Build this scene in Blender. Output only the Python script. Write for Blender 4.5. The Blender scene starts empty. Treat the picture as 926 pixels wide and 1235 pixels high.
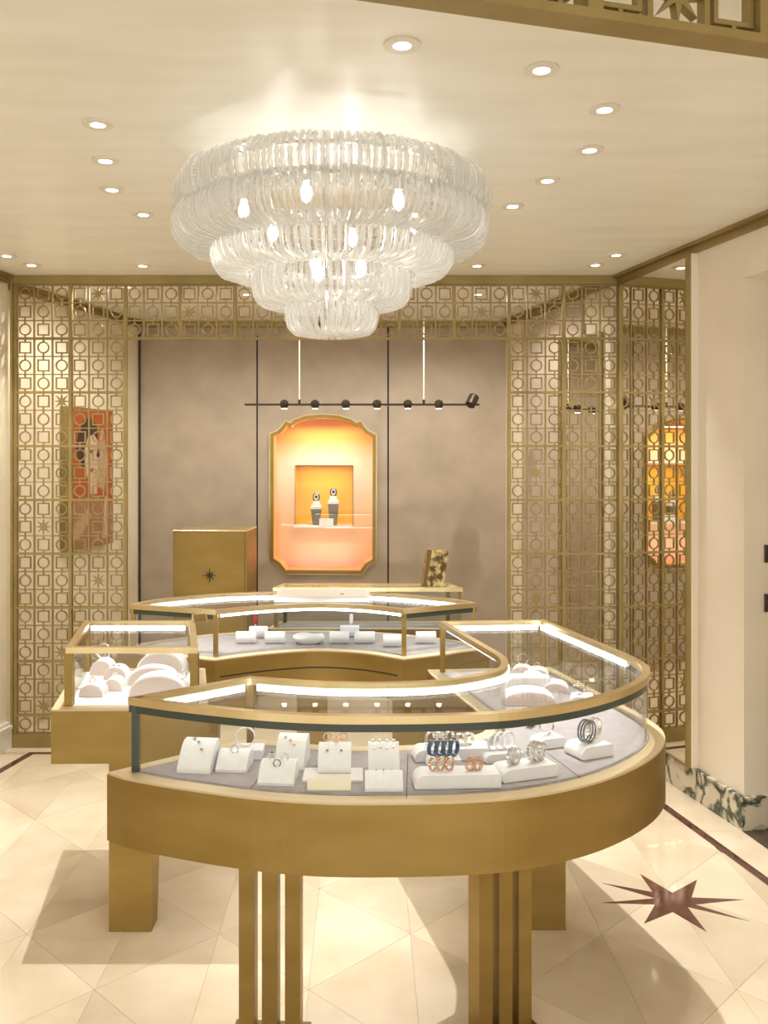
import bpy, bmesh, math, random
from mathutils import Matrix, Vector
random.seed(7)
C = bpy.context.scene.collection
PI = math.pi
# ------------------------------------------------------------------ camera, world, exposure
F, CX, CY, EYE = 1100.0, 440.0, 553.0, 1.65
CEIL = 2.696
cam_d = bpy.data.cameras.new('camera'); cam = bpy.data.objects.new('camera', cam_d); C.objects.link(cam)
cam.location = (0, 0, EYE); cam.rotation_euler = (PI/2, 0, 0)
cam_d.sensor_fit = 'HORIZONTAL'; cam_d.sensor_width = 36; cam_d.lens = 36*F/926
cam_d.shift_x = (463-CX)/926; cam_d.shift_y = -(617.5-CY)/926
cam_d.clip_start = .05
bpy.context.scene.camera = cam
w = bpy.data.worlds.new('world'); bpy.context.scene.world = w; w.use_nodes = True
w.node_tree.nodes['Background'].inputs[0].default_value = (1.0, .965, .90, 1)
w.node_tree.nodes['Background'].inputs[1].default_value = 1.5
vs = bpy.context.scene.view_settings
vs.view_transform = 'Standard'; vs.look = 'None'; vs.gamma = 1; vs.use_curve_mapping = False
vs.exposure = 0.16
SPOT_W = 20.0

def P(x, y, Y): return Vector(((x-CX)/F*Y, Y, EYE-(y-CY)/F*Y))
def PH(x, y, h):                        # pixel -> point on the horizontal plane z = h
    Y = F*(EYE-h)/(y-CY); return P(x, y, Y)
def PC(x, y): return PH(x, y, CEIL)
def PF(x, y): return PH(x, y, 0)

# ------------------------------------------------------------------ materials
MATS = {}
def principled(name, col, rough=.5, metal=0, spec=.5, coat=0, emis=None, estr=0):
    m = bpy.data.materials.new(name); m.use_nodes = True
    b = m.node_tree.nodes['Principled BSDF']
    b.inputs['Base Color'].default_value = (*col, 1); b.inputs['Roughness'].default_value = rough
    b.inputs['Metallic'].default_value = metal; b.inputs['Specular IOR Level'].default_value = spec
    b.inputs['Coat Weight'].default_value = coat
    if emis: b.inputs['Emission Color'].default_value = (*emis, 1); b.inputs['Emission Strength'].default_value = estr
    MATS[name] = m; return m
def N(m, t, **kw):
    n = m.node_tree.nodes.new(t)
    for k, v in kw.items(): setattr(n, k, v)
    return n
def L(m, a, b): m.node_tree.links.new(a, b)
def noise_col(m, scale, c1, c2, lo=.35, hi=.65, detail=4, stretch=(1,1,1), rough=None, bump=0, coord='pos'):
    b = m.node_tree.nodes['Principled BSDF']
    if coord == 'pos': src = N(m, 'ShaderNodeNewGeometry').outputs['Position']
    else: src = N(m, 'ShaderNodeTexCoord').outputs['Object']
    mp = N(m, 'ShaderNodeMapping'); mp.inputs['Scale'].default_value = stretch; L(m, src, mp.inputs[0])
    n = N(m, 'ShaderNodeTexNoise'); n.inputs['Scale'].default_value = scale; n.inputs['Detail'].default_value = detail
    L(m, mp.outputs[0], n.inputs['Vector'])
    r = N(m, 'ShaderNodeValToRGB'); r.color_ramp.elements[0].position = lo; r.color_ramp.elements[1].position = hi
    r.color_ramp.elements[0].color = (*c1, 1); r.color_ramp.elements[1].color = (*c2, 1)
    L(m, n.outputs['Fac'], r.inputs[0]); L(m, r.outputs[0], b.inputs['Base Color'])
    if bump:
        bp = N(m, 'ShaderNodeBump'); bp.inputs['Strength'].default_value = bump; bp.inputs['Distance'].default_value = .004
        L(m, n.outputs['Fac'], bp.inputs['Height']); L(m, bp.outputs[0], b.inputs['Normal'])
    return r, n, mp
BR1, BR2 = (.335, .222, .06), (.40, .275, .088)
m = principled('brass', (.5,.34,.13), .42, .75); noise_col(m, 3, BR1, BR2, detail=6, stretch=(1,1,3))
m = principled('brass_lattice', (.40,.29,.105), .42, .6); noise_col(m, 5, (.31,.23,.088), (.385,.29,.12))
m = principled('brass_bright', (.66,.50,.23), .28, .85); noise_col(m, 6, (.66,.51,.26), (.76,.61,.34))
m = principled('brass_satin', (.72,.58,.36), .5, .35)
m = principled('brass_dark', (.20,.13,.045), .4, .7)
m = principled('ceiling_gloss', (.80,.72,.56), .30, 0, .35); noise_col(m, 2.2, (.89,.86,.77), (.94,.915,.84), stretch=(1,4,1)); 
m = principled('cream_paint', (.78,.68,.50), .55); noise_col(m, 3, (.83,.74,.56), (.87,.79,.62))
m = principled('beige_paint', (.74,.60,.43), .6); noise_col(m, 3, (.85,.765,.63), (.89,.805,.67))
m = principled('white_plinth', (.86,.83,.76), .4)
m = principled('taupe', (.42,.33,.25), .65); noise_col(m, 5, (.435,.355,.275), (.53,.445,.355), .3, .7, 8, bump=.15)
m = principled('groove', (.035,.025,.02), .7)
# floor marble: per-tile shift of tone
m = principled('floor_marble', (.70,.54,.34), .07, 0, .5)
r, n, mp = noise_col(m, 3.0, (.62,.51,.36), (.78,.68,.53), .3, .7, 9)
b = m.node_tree.nodes['Principled BSDF']
oi = N(m, 'ShaderNodeObjectInfo'); hsv = N(m, 'ShaderNodeHueSaturation'); mr = N(m, 'ShaderNodeMapRange')
mr.inputs['To Min'].default_value = .93; mr.inputs['To Max'].default_value = 1.07
L(m, oi.outputs['Random'], mr.inputs[0]); L(m, mr.outputs[0], hsv.inputs['Value']); L(m, r.outputs[0], hsv.inputs['Color']); L(m, hsv.outputs[0], b.inputs['Base Color'])
add = N(m, 'ShaderNodeVectorMath', operation='ADD'); sc = N(m, 'ShaderNodeVectorMath', operation='SCALE')
cmb = N(m, 'ShaderNodeCombineXYZ'); L(m, oi.outputs['Random'], cmb.inputs[0]); L(m, oi.outputs['Random'], cmb.inputs[1]); L(m, cmb.outputs[0], sc.inputs[0]); sc.inputs['Scale'].default_value = 9
L(m, mp.outputs[0], add.inputs[0]); L(m, sc.outputs[0], add.inputs[1]); L(m, add.outputs[0], n.inputs['Vector'])
m = principled('floor_joint', (.55,.44,.30), .3)
m = principled('border_marble', (.78,.68,.52), .08); noise_col(m, 4, (.72,.60,.44), (.82,.72,.56), .3, .7, 8)
m = principled('dark_marble', (.11,.045,.03), .08); noise_col(m, 14, (.085,.035,.024), (.15,.065,.045), .3, .7, 8)
m = principled('threshold_marble', (.05,.035,.03), .1); noise_col(m, 9, (.03,.02,.018), (.10,.07,.055), .3, .7, 8)
m = principled('veined_marble', (.7,.7,.6), .12)
b = m.node_tree.nodes['Principled BSDF']
g = N(m, 'ShaderNodeNewGeometry'); nz = N(m, 'ShaderNodeTexNoise'); nz.inputs['Scale'].default_value = 7; nz.inputs['Detail'].default_value = 9; nz.inputs['Distortion'].default_value = .5
L(m, g.outputs['Position'], nz.inputs['Vector']); sb = N(m, 'ShaderNodeMath', operation='SUBTRACT'); sb.inputs[1].default_value = .5; L(m, nz.outputs['Fac'], sb.inputs[0])
ab = N(m, 'ShaderNodeMath', operation='ABSOLUTE'); L(m, sb.outputs[0], ab.inputs[0])
r = N(m, 'ShaderNodeValToRGB'); r.color_ramp.elements[0].position = .0; r.color_ramp.elements[0].color = (.03,.04,.03,1); r.color_ramp.elements[1].position = .075; r.color_ramp.elements[1].color = (.68,.62,.48,1)
e = r.color_ramp.elements.new(.028); e.color = (.16,.17,.12,1)
L(m, ab.outputs[0], r.inputs[0]); L(m, r.outputs[0], b.inputs['Base Color'])
m = principled('mirror', (.86,.83,.76), .015, 1)
m = principled('white_leather', (.86,.82,.80), .5); noise_col(m, 60, (.87,.85,.855), (.91,.895,.90), coord='obj')
m = principled('blush_leather', (.72,.60,.56), .55)
m = principled('cream_card', (.85,.77,.60), .5)
m = principled('deck_felt', (.38,.34,.345), .7); noise_col(m, 40, (.36,.32,.325), (.41,.365,.37))
m = principled('deck_white', (.84,.80,.78), .5)
m = principled('silver', (.82,.81,.80), .18, 1)
m = principled('steel_dark', (.30,.31,.33), .25, 1)
m = principled('rose_gold', (.83,.52,.36), .2, 1)
m = principled('yellow_gold', (.85,.60,.25), .2, 1)
m = principled('blue_band', (.06,.11,.22), .3, .3)
m = principled('white_ceramic', (.9,.9,.9), .15)
m = principled('gem_red', (.45,.03,.05), .15)
m = principled('black_enamel', (.02,.02,.022), .25)
m = principled('track_black', (.05,.035,.025), .4, .4)
m = principled('rod_white', (.75,.68,.58), .4)
m = principled('glass_edge', (.045,.06,.045), .12, 0, .6)
m = principled('led', (1,1,1), .5, emis=(.88,.94,1.0), estr=8.5)
m = principled('lens', (1,1,1), .5, emis=(1,.93,.78), estr=14)
m = principled('bulb', (1,1,1), .5, emis=(1,.96,.88), estr=9)
m = principled('trim_white', (.82,.77,.66), .4)
m = principled('niche_yellow', (.90,.52,.06), .6)
m = principled('niche_orange', (.94,.52,.18), .6)
m = principled('pedestal_grey', (.22,.19,.14), .5)
m = principled('print_orange', (.40,.085,.018), .35)
m = principled('print_skin', (.52,.32,.20), .35)
m = principled('print_light', (.60,.43,.31), .35)
m = principled('print_hair', (.05,.022,.015), .35)
m = principled('print_cloth', (.36,.18,.10), .35)
m = principled('print_red', (.45,.06,.04), .35)
m = principled('chrome', (.7,.68,.64), .15, 1)
m = principled('bronze_patch', (.2,.14,.05), .3, .8)
r_, n_, mp_ = noise_col(m, 30, (.10,.06,.02), (.62,.47,.20), .42, .62, 3, coord='obj')
# niche backdrop: colour changes with height, from orange through cream to pink
m = principled('niche_gradient', (.9,.6,.3), .6)
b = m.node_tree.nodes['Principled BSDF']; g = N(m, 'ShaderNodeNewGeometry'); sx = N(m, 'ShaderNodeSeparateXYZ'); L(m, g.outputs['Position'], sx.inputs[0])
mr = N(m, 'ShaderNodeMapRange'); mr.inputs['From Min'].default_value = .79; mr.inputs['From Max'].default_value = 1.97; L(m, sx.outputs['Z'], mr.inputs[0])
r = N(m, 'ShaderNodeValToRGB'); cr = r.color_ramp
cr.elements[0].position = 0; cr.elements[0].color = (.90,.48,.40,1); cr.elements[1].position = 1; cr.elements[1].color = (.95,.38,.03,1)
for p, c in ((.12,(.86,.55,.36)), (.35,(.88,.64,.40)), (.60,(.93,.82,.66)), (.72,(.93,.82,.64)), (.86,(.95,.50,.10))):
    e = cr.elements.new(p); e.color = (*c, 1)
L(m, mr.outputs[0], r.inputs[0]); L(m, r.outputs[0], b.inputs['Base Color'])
def mixmat(name, fac, build):
    m = bpy.data.materials.new(name); m.use_nodes = True; nt = m.node_tree
    nt.nodes.remove(nt.nodes['Principled BSDF']); out = nt.nodes['Material Output']
    build(m, out); MATS[name] = m
def glass_b(m, out):
    tr = N(m, 'ShaderNodeBsdfTransparent'); tr.inputs[0].default_value = (.975,.985,.98,1)
    gl = N(m, 'ShaderNodeBsdfGlossy'); gl.inputs['Roughness'].default_value = .01
    lw = N(m, 'ShaderNodeLayerWeight'); lw.inputs[0].default_value = .5
    pw = N(m, 'ShaderNodeMath', operation='POWER'); pw.inputs[1].default_value = 5; L(m, lw.outputs['Facing'], pw.inputs[0])
    fr = N(m, 'ShaderNodeMapRange'); fr.inputs['To Min'].default_value = .025; fr.inputs['To Max'].default_value = .75; L(m, pw.outputs[0], fr.inputs[0])
    mx = N(m, 'ShaderNodeMixShader'); L(m, fr.outputs[0], mx.inputs[0]); L(m, tr.outputs[0], mx.inputs[1]); L(m, gl.outputs[0], mx.inputs[2]); L(m, mx.outputs[0], out.inputs[0])
mixmat('glass', 0, glass_b)
def crystal_b(m, out):
    tr = N(m, 'ShaderNodeBsdfTransparent'); tr.inputs[0].default_value = (.97,.97,.96,1)
    gl = N(m, 'ShaderNodeBsdfGlossy'); gl.inputs['Roughness'].default_value = .12
    tl = N(m, 'ShaderNodeBsdfTranslucent'); tl.inputs[0].default_value = (.95,.94,.92,1)
    df = N(m, 'ShaderNodeBsdfDiffuse'); df.inputs[0].default_value = (.92,.91,.89,1)
    a = N(m, 'ShaderNodeMixShader'); a.inputs[0].default_value = .5; L(m, tl.outputs[0], a.inputs[1]); L(m, df.outputs[0], a.inputs[2])
    b2 = N(m, 'ShaderNodeMixShader'); b2.inputs[0].default_value = .24; L(m, a.outputs[0], b2.inputs[1]); L(m, gl.outputs[0], b2.inputs[2])
    lw = N(m, 'ShaderNodeLayerWeight'); lw.inputs[0].default_value = .35
    mr = N(m, 'ShaderNodeMapRange'); mr.inputs['To Min'].default_value = .36; mr.inputs['To Max'].default_value = .85; L(m, lw.outputs['Facing'], mr.inputs[0])
    mx = N(m, 'ShaderNodeMixShader'); L(m, mr.outputs[0], mx.inputs[0]); L(m, tr.outputs[0], mx.inputs[1]); L(m, b2.outputs[0], mx.inputs[2]); L(m, mx.outputs[0], out.inputs[0])
mixmat('crystal', 0, crystal_b)

# ------------------------------------------------------------------ helpers
class MB:
    def __init__(s): s.v = []; s.f = []
    def add(s, vs, fs):
        o = len(s.v); s.v += [tuple(v) for v in vs]; s.f += [tuple(i+o for i in f) for f in fs]; return s
    def box(s, x0, x1, y0, y1, z0, z1, M=None):
        vs = [Vector(p) for p in ((x0,y0,z0),(x1,y0,z0),(x1,y1,z0),(x0,y1,z0),(x0,y0,z1),(x1,y0,z1),(x1,y1,z1),(x0,y1,z1))]
        if M: vs = [M @ v for v in vs]
        return s.add(vs, [(3,2,1,0),(4,5,6,7),(0,1,5,4),(1,2,6,5),(2,3,7,6),(3,0,4,7)])
    def cbox(s, x0, x1, y0, y1, z0, z1, c=.004, M=None):    # box with chamfered vertical and top edges
        o = [(x0+c,y0),(x1-c,y0),(x1,y0+c),(x1,y1-c),(x1-c,y1),(x0+c,y1),(x0,y1-c),(x0,y0+c)]
        i = [(x0+2*c,y0+c),(x1-2*c,y0+c),(x1-c,y0+2*c),(x1-c,y1-2*c),(x1-2*c,y1-c),(x0+2*c,y1-c),(x0+c,y1-2*c),(x0+c,y0+2*c)]
        vs = [Vector((*p,z0)) for p in o]+[Vector((*p,z1-c)) for p in o]+[Vector((*p,z1)) for p in i]
        if M: vs = [M @ v for v in vs]
        fs = [tuple(range(7,-1,-1)), tuple(range(16,24))]
        for k in range(8):
            j = (k+1)%8; fs += [(k,j,8+j,8+k),(8+k,8+j,16+j,16+k)]
        return s.add(vs, fs)
    def prism(s, poly, z0, z1, M=None):                      # 2D polygon (xy) extruded in z
        n = len(poly); vs = [Vector((p[0],p[1],z0)) for p in poly]+[Vector((p[0],p[1],z1)) for p in poly]
        if M: vs = [M @ v for v in vs]
        return s.add(vs, [tuple(range(n-1,-1,-1)), tuple(range(n,2*n))]+[(k,(k+1)%n,n+(k+1)%n,n+k) for k in range(n)])
    def ring(s, pin, pout, z0, z1, M=None, closed=True):     # band between two equal-length outlines
        n = len(pin); vs = []
        for p, z in ((pin,z0),(pout,z0),(pout,z1),(pin,z1)): vs += [Vector((q[0],q[1],z)) for q in p]
        if M: vs = [M @ v for v in vs]
        fs = []
        for k in range(n if closed else n-1):
            j = (k+1)%n
            for a in range(4):
                c = (a+1)%4; fs.append((a*n+k, a*n+j, c*n+j, c*n+k))
        if not closed: fs += [(0,n,2*n,3*n),(n-1,4*n-1,3*n-1,2*n-1)]
        return s.add(vs, fs)
    def tube(s, pts, r, n=6, closed=False, up=None):
        pts = [Vector(p) for p in pts]; m = len(pts); vs = []
        prev = None
        for i, p in enumerate(pts):
            t = (pts[(i+1)%m]-pts[i-1]) if closed else (pts[min(i+1,m-1)]-pts[max(i-1,0)])
            t.normalize()
            if prev is None:
                a = Vector((0,0,1)) if abs(t.z) < .9 else Vector((1,0,0))
                u = t.cross(a).normalized()
            else: u = (prev - t*prev.dot(t)).normalized()
            prev = u; vv = t.cross(u)
            rr = r[i] if isinstance(r, (list,tuple)) else r
            vs += [p+rr*(math.cos(2*PI*k/n)*u+math.sin(2*PI*k/n)*vv) for k in range(n)]
        fs = []
        for i in range(m if closed else m-1):
            j = (i+1)%m
            for k in range(n): fs.append((i*n+k, i*n+(k+1)%n, j*n+(k+1)%n, j*n+k))
        if not closed: fs += [tuple(range(n-1,-1,-1)), tuple(range((m-1)*n, m*n))]
        return s.add(vs, fs)
    def lathe(s, prof, n=24, c=(0,0,0), M=None):             # prof: (r,z) list
        vs = []; m = len(prof)
        for r, z in prof: vs += [Vector((c[0]+r*math.cos(2*PI*k/n), c[1]+r*math.sin(2*PI*k/n), c[2]+z)) for k in range(n)]
        if M: vs = [M @ v for v in vs]
        fs = [tuple(range(n-1,-1,-1)), tuple(range((m-1)*n, m*n))]
        for i in range(m-1):
            for k in range(n): fs.append((i*n+k, i*n+(k+1)%n, (i+1)*n+(k+1)%n, (i+1)*n+k))
        return s.add(vs, fs)
    def build(s, name, mat, parent=None, smooth=False, loc=None, rz=0):
        me = bpy.data.meshes.new(name); me.from_pydata(s.v, [], s.f); me.update()
        bm = bmesh.new(); bm.from_mesh(me); bmesh.ops.recalc_face_normals(bm, faces=bm.faces); bm.to_mesh(me); bm.free()
        me.materials.append(MATS[mat])
        if smooth:
            for p in me.polygons: p.use_smooth = True
            me.set_sharp_from_angle(angle=.7)
        return link(name, me, parent, loc, rz)
def link(name, me, parent=None, loc=None, rz=0):
    o = bpy.data.objects.new(name, me); C.objects.link(o)
    if loc is not None: o.location = loc
    o.rotation_euler = (0,0,rz)
    if parent: o.parent = parent
    return o
def tag(o, label, cat, group=None):
    o['label'] = label; o['category'] = cat
    if group: o['group'] = group
    return o
def struct(o): o['kind'] = 'structure'; return o
def thing(name, label, cat, loc=(0,0,0), rz=0, group=None):
    o = bpy.data.objects.new(name, None); C.objects.link(o); o.location = loc; o.rotation_euler = (0,0,rz); o.empty_display_size = .05
    return tag(o, label, cat, group)
def copy_tree(o, loc, rz=0):
    c = o.copy(); C.objects.link(c); c.location = loc; c.rotation_euler = (0,0,rz)
    for ch in [x for x in bpy.data.objects if x.parent == o]:
        d = ch.copy(); C.objects.link(d); d.parent = c
    return c
def light(name, kind, loc, power, parent=None, color=(1,.93,.80), **kw):
    d = bpy.data.lights.new(name, kind); d.energy = power; d.color = color
    for k, v in kw.items(): setattr(d, k, v)
    o = bpy.data.objects.new(name, d); C.objects.link(o); o.location = loc
    if parent: o.parent = parent
    return o
def catmull(pts, sub=6):
    pts = [Vector(p) for p in pts]; out = []
    for i in range(len(pts)-1):
        p0 = pts[max(i-1,0)]; p1 = pts[i]; p2 = pts[i+1]; p3 = pts[min(i+2,len(pts)-1)]
        for k in range(sub):
            t = k/sub
            out.append(.5*((2*p1)+(p2-p0)*t+(2*p0-5*p1+4*p2-p3)*t*t+(3*p1-p0-3*p2+p3)*t**3))
    out.append(pts[-1]); return out
def offset(poly, d, closed=True, lim=.35):       # CCW polygon, d > 0 grows it
    n = len(poly); out = []
    for i in range(n):
        p = Vector(poly[i][:2])
        a = Vector(poly[i-1][:2]) if (closed or i > 0) else None
        b = Vector(poly[(i+1)%n][:2]) if (closed or i < n-1) else None
        ns = []
        if a is not None: t = (p-a).normalized(); ns.append(Vector((t.y,-t.x)))
        if b is not None: t = (b-p).normalized(); ns.append(Vector((t.y,-t.x)))
        nn = sum(ns, Vector((0,0))).normalized(); k = d/max(lim, nn.dot(ns[0])); out.append(p+nn*k)
    return out
def clip(poly, p, n):                   # keep the side where (q-p).n <= 0
    out = []
    for i in range(len(poly)):
        a, b = poly[i], poly[(i+1)%len(poly)]; da, db = (a-p).dot(n), (b-p).dot(n)
        if da <= 0: out.append(a)
        if (da < 0) != (db < 0): out.append(a+(b-a)*(da/(da-db)))
    return out
def V2(x, y): return Vector((x, y))

# ------------------------------------------------------------------ room shell
YS = 5.23                                # plane of the brass lattice
YB = 6.93                                # back wall
XL, XR = -2.035, 1.452                   # side walls where they meet the lattice plane
SL = .2                                  # both side walls lean outwards towards the camera
def wl(Y): return XL-SL*(YS-Y)
def wr(Y): return XR+SL*(YS-Y)
Y0 = -1.2
tk = .12
# ceiling and base floor
struct(MB().prism([(-4.2,Y0),(4.2,Y0),(4.2,7.5),(-4.2,7.5)], CEIL, CEIL+.1).build('ceiling', 'ceiling_gloss'))
floor = struct(MB().prism([(-4.2,Y0),(4.2,Y0),(4.2,7.5),(-4.2,7.5)], -.1, -.004).build('floor', 'floor_joint'))
# border strips of the floor field
def bl(Y): return -1.85-SL*(5.09-Y)
def br(Y): return 1.409+.196*(4.28-Y)
YF, YN = 5.09, Y0
sw = .036
MB().prism([(bl(YN)-sw,YN),(bl(YN),YN),(bl(YF),YF),(bl(YF)-sw,YF+sw)], -.004, 0).build('dark_strip', 'dark_marble', floor)
MB().prism([(br(YN),YN),(br(YN)+sw,YN),(br(YF)+sw,YF+sw),(br(YF),YF)], -.004, 0).build('dark_strip', 'dark_marble', floor)
MB().prism([(bl(YF),YF),(br(YF),YF),(br(YF)+sw,YF+sw),(bl(YF)-sw,YF+sw)], -.004, 0).build('dark_strip', 'dark_marble', floor)
g = .001
def border(poly): MB().prism(poly, -.004, 0).build('border_slab', 'border_marble', floor)
k = 6
for i in range(k):
    a, b2 = YN+(YF-YN)*i/k+g, YN+(YF-YN)*(i+1)/k-g
    border([(wl(a)-.05,a),(bl(a)-sw-g,a),(bl(b2)-sw-g,b2),(wl(b2)-.05,b2)])
    border([(br(a)+sw+g,a),(wr(a)+.05,a),(wr(b2)+.05,b2),(br(b2)+sw+g,b2)])
for i in range(4):
    a, b2 = -2.2+i*.95+g, -2.2+(i+1)*.95-g
    border([(a,YF+sw+g),(b2,YF+sw+g),(b2,YB+.1),(a,YB+.1)])
# diamond slabs of the field, each a part of the floor
side = .47; ang = math.radians(45)
e1 = V2(math.cos(ang), math.sin(ang))*side; e2 = V2(-math.sin(ang), math.cos(ang))*side
org = V2(-.175, 3.497)
planes = [(V2(0,YF-.001), V2(0,1)), (V2(0,.6), V2(0,-1)), (V2(bl(0)+.001,0), V2(-1,SL).normalized()), (V2(br(0)-.001,0), V2(1,.196).normalized())]
for i in range(-14, 15):
    for j in range(-14, 15):
        o = org+e1*i+e2*j
        for tri in ((V2(0,0), e1, e1+e2), (V2(0,0), e1+e2, e2)):
            cen = (tri[0]+tri[1]+tri[2])/3
            p = [o+cen+(q-cen)*(1-.0035) for q in tri]
            for pl in planes:
                if p: p = clip(p, *pl)
            if len(p) >= 3:
                ar = abs(sum(p[q].x*p[(q+1)%len(p)].y-p[(q+1)%len(p)].x*p[q].y for q in range(len(p))))/2
                if ar > .002: MB().prism(p, -.004, 0).build('floor_tile', 'floor_marble', floor)
MB().prism([(bl(.598),.598),(br(.598),.598),(br(Y0),Y0),(bl(Y0),Y0)][::-1], -.004, 0).build('floor_slab', 'floor_marble', floor)
# star inlay
sc_ = [(771.5,1054),(811,1077),(840.5,1061),(834,1082.5),(897,1085),(838,1091),(903,1111),(829,1094),(852,1124),(811,1100),(776.5,1114),(790,1091),(725.5,1089),(790,1083.5),(726,1065),(787,1076)]
tag_star = MB().prism([PF(*q)[:2] for q in sc_][::-1], 0, .0008).build('star_inlay', 'dark_marble', floor)
# left wall
def wall_strip(fn, Ya, Yb, z0, z1, out, mat, name):
    return MB().prism([(fn(Ya),Ya),(fn(Ya)+out,Ya),(fn(Yb)+out,Yb),(fn(Yb),Yb)], z0, z1).build(name, mat)
wa = struct(wall_strip(wl, Y0, YS-.02, 0, CEIL, -tk, 'cream_paint', 'wall_left'))
bb = MB()
for z0, z1, o in ((0,.11,.028),(.11,.13,.034),(.13,.15,.02)):
    bb.prism([(wl(Y0),Y0),(wl(Y0)+o,Y0),(wl(YS-.03)+o,YS-.03),(wl(YS-.03),YS-.03)], z0, z1)
struct(bb.build('baseboard_left', 'white_plinth'))
# right wall: mirror bay, pilaster, doorway
YD = 4.058; YD2 = 2.95; ZD = 2.455
nx, ny = .98, .196
def dn(Y, o): return (wr(Y)+nx*o, Y+ny*o)
w1 = struct(MB().prism([(wr(YD),YD),dn(YD,tk),(wr(YS-.02)+tk,YS-.02),(wr(YS-.02),YS-.02)], 0, CEIL).build('wall_right', 'beige_paint'))
MB().prism([dn(YD2,0),dn(YD2,tk),dn(YD,tk),dn(YD,0)], ZD, CEIL).build('door_header', 'beige_paint', w1)
MB().prism([(wr(Y0),Y0),(wr(Y0)+tk,Y0),dn(YD2,tk),dn(YD2,0)], 0, CEIL).build('wall_section', 'beige_paint', w1)
nx, ny = .98, .196
def dn(Y, o): return (wr(Y)+nx*o, Y+ny*o)
for Ya in (YD, YD2-.08):
    MB().prism([dn(Ya,tk),dn(Ya,.62),dn(Ya+.08,.62),dn(Ya+.08,tk)], 0, ZD).build('door_jamb', 'beige_paint', w1)
MB().prism([dn(YD2-.08,tk),dn(YD2-.08,.62),dn(YD+.08,.62),dn(YD+.08,tk)], ZD, ZD+.08).build('door_soffit', 'beige_paint', w1)
MB().prism([dn(YD2-.2,.62),dn(YD2-.2,.68),dn(YD+.2,.68),dn(YD+.2,.62)], 0, CEIL).build('wall_recess', 'beige_paint', w1)
MB().prism([dn(YD2,-.06),dn(YD2,.62),dn(YD,.62),dn(YD,-.02)], -.003, .0015).build('threshold', 'threshold_marble', floor)
# veined marble plinth
pb = MB().prism([(wr(YS-.03)-.022,YS-.03),(wr(YS-.03),YS-.03),dn(YD,0),dn(YD,-.022)], 0, .148)
struct(pb.build('baseboard_right', 'veined_marble'))
MB().prism([dn(YD-.02,-.022),dn(YD,-.022),dn(YD,.62),dn(YD-.02,.62)][::-1], 0, .148).build('jamb_plinth', 'veined_marble', bpy.data.objects['baseboard_right'])
for zc in (1.225, 1.005):
    hz = thing('door_hinge', 'dark bronze hinge plate on the beige doorway jamb', 'hinge', (*dn(YD, .116), zc), .197, 'hinge plates of the doorway')
    MB().box(-.012,.04,-.008,-.0005,-.038,.038).build('plate', 'track_black', hz); MB().lathe([(.007,-.04),(.007,.04)],10,(-.012,-.007,0)).build('pin', 'track_black', hz, True)
# crown trims
def crown(fn, Ya, Yb, s, name):
    t = MB()
    for z0, z1, o in ((CEIL-.018,CEIL-.0005,.045),(CEIL-.05,CEIL-.018,.022)):
        q = [(fn(Ya),Ya),(fn(Ya)+s*o,Ya),(fn(Yb)+s*o,Yb),(fn(Yb),Yb)]
        t.prism(q if s > 0 else q[::-1], z0, z1)
    return struct(t.build(name, 'brass_lattice'))
crown(wl, Y0, YS-.04, 1, 'trim_1'); crown(wr, Y0, YS-.04, -1, 'trim_2')
# alcove behind the lattice
XBL, XBR = (167-CX)/F*YB, (610-CX)/F*YB
def al(Y): return XBL+.25*(Y-YB)
def ar_(Y): return XBR+.215*(YB-Y)
struct(MB().prism([(al(YS+.06),YS+.06),(al(YB),YB),(al(YB)-tk,YB),(al(YS+.06)-tk,YS+.06)], 0, CEIL).build('wall_alcove_left', 'cream_paint'))
war = struct(MB().prism([(ar_(YB),YB),(ar_(YS+.06),YS+.06),(ar_(YS+.06)+tk,YS+.06),(ar_(YB)+tk,YB)], 0, CEIL).build('wall_alcove_right', 'cream_paint'))
crown(al, YS+.06, YB, 1, 'trim_3'); crown(ar_, YS+.06, YB, -1, 'trim_4')
for x in (XBL+.012,):
    MB().box(x-.007,x+.005,YB-.014,YB-.001,0,CEIL-.055).build('corner_bead', 'groove', bpy.data.objects['wall_alcove_left'])
# back wall: three taupe panels with dark joints, niche cut into the middle one
wb = struct(MB().box(XBL-.2,XBR+.2,YB+.45,YB+.5,0,CEIL).build('wall_back', 'taupe'))
def bx(px): return (px-CX)/F*YB
def bz(py): return EYE-(py-CY)/F*YB
NCH = [(55,1080),(100,1110),(145,1165),(675,1168),(705,1120),(762,1085),(765,215),(715,190),(680,150),(668,130),(645,142),(600,112),(520,87),(405,78),(290,87),(215,112),(180,142),(152,130),(130,160),(100,190),(55,210)]
NCH = [(bx(320+a/5.88), bz(490+b_/5.88)) for a, b_ in NCH]          # CCW in x,z
RX = Matrix(((1,0,0,0),(0,0,-1,0),(0,1,0,0),(0,0,0,1)))                 # (x,y,z)->(x,-z,y): polygon in xz, extruded towards -y
def RXm(Y): return Matrix.Translation((0,Y,0)) @ RX
x1, x2, gp = bx(310), bx(468), .006
TOPW = CEIL-.0
MB().box(XBL-.1,x1-gp,YB,YB+.05,0,TOPW).build('wall_panel', 'taupe', wb)
MB().box(x2+gp,XBR+.1,YB,YB+.05,0,TOPW).build('wall_panel', 'taupe', wb)
MB().box(XBL-.1,x1+.03,YB+.02,YB+.06,0,TOPW).build('joint_backing', 'groove', wb)
MB().box(x2-.03,XBR+.1,YB+.02,YB+.06,0,TOPW).build('joint_backing', 'groove', wb)
nmid = NCH[13][0]
lefth = [NCH[i] for i in range(13, 21)]+[NCH[0], NCH[1], NCH[2], ((NCH[2][0]+NCH[3][0])/2, NCH[2][1])]
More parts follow.
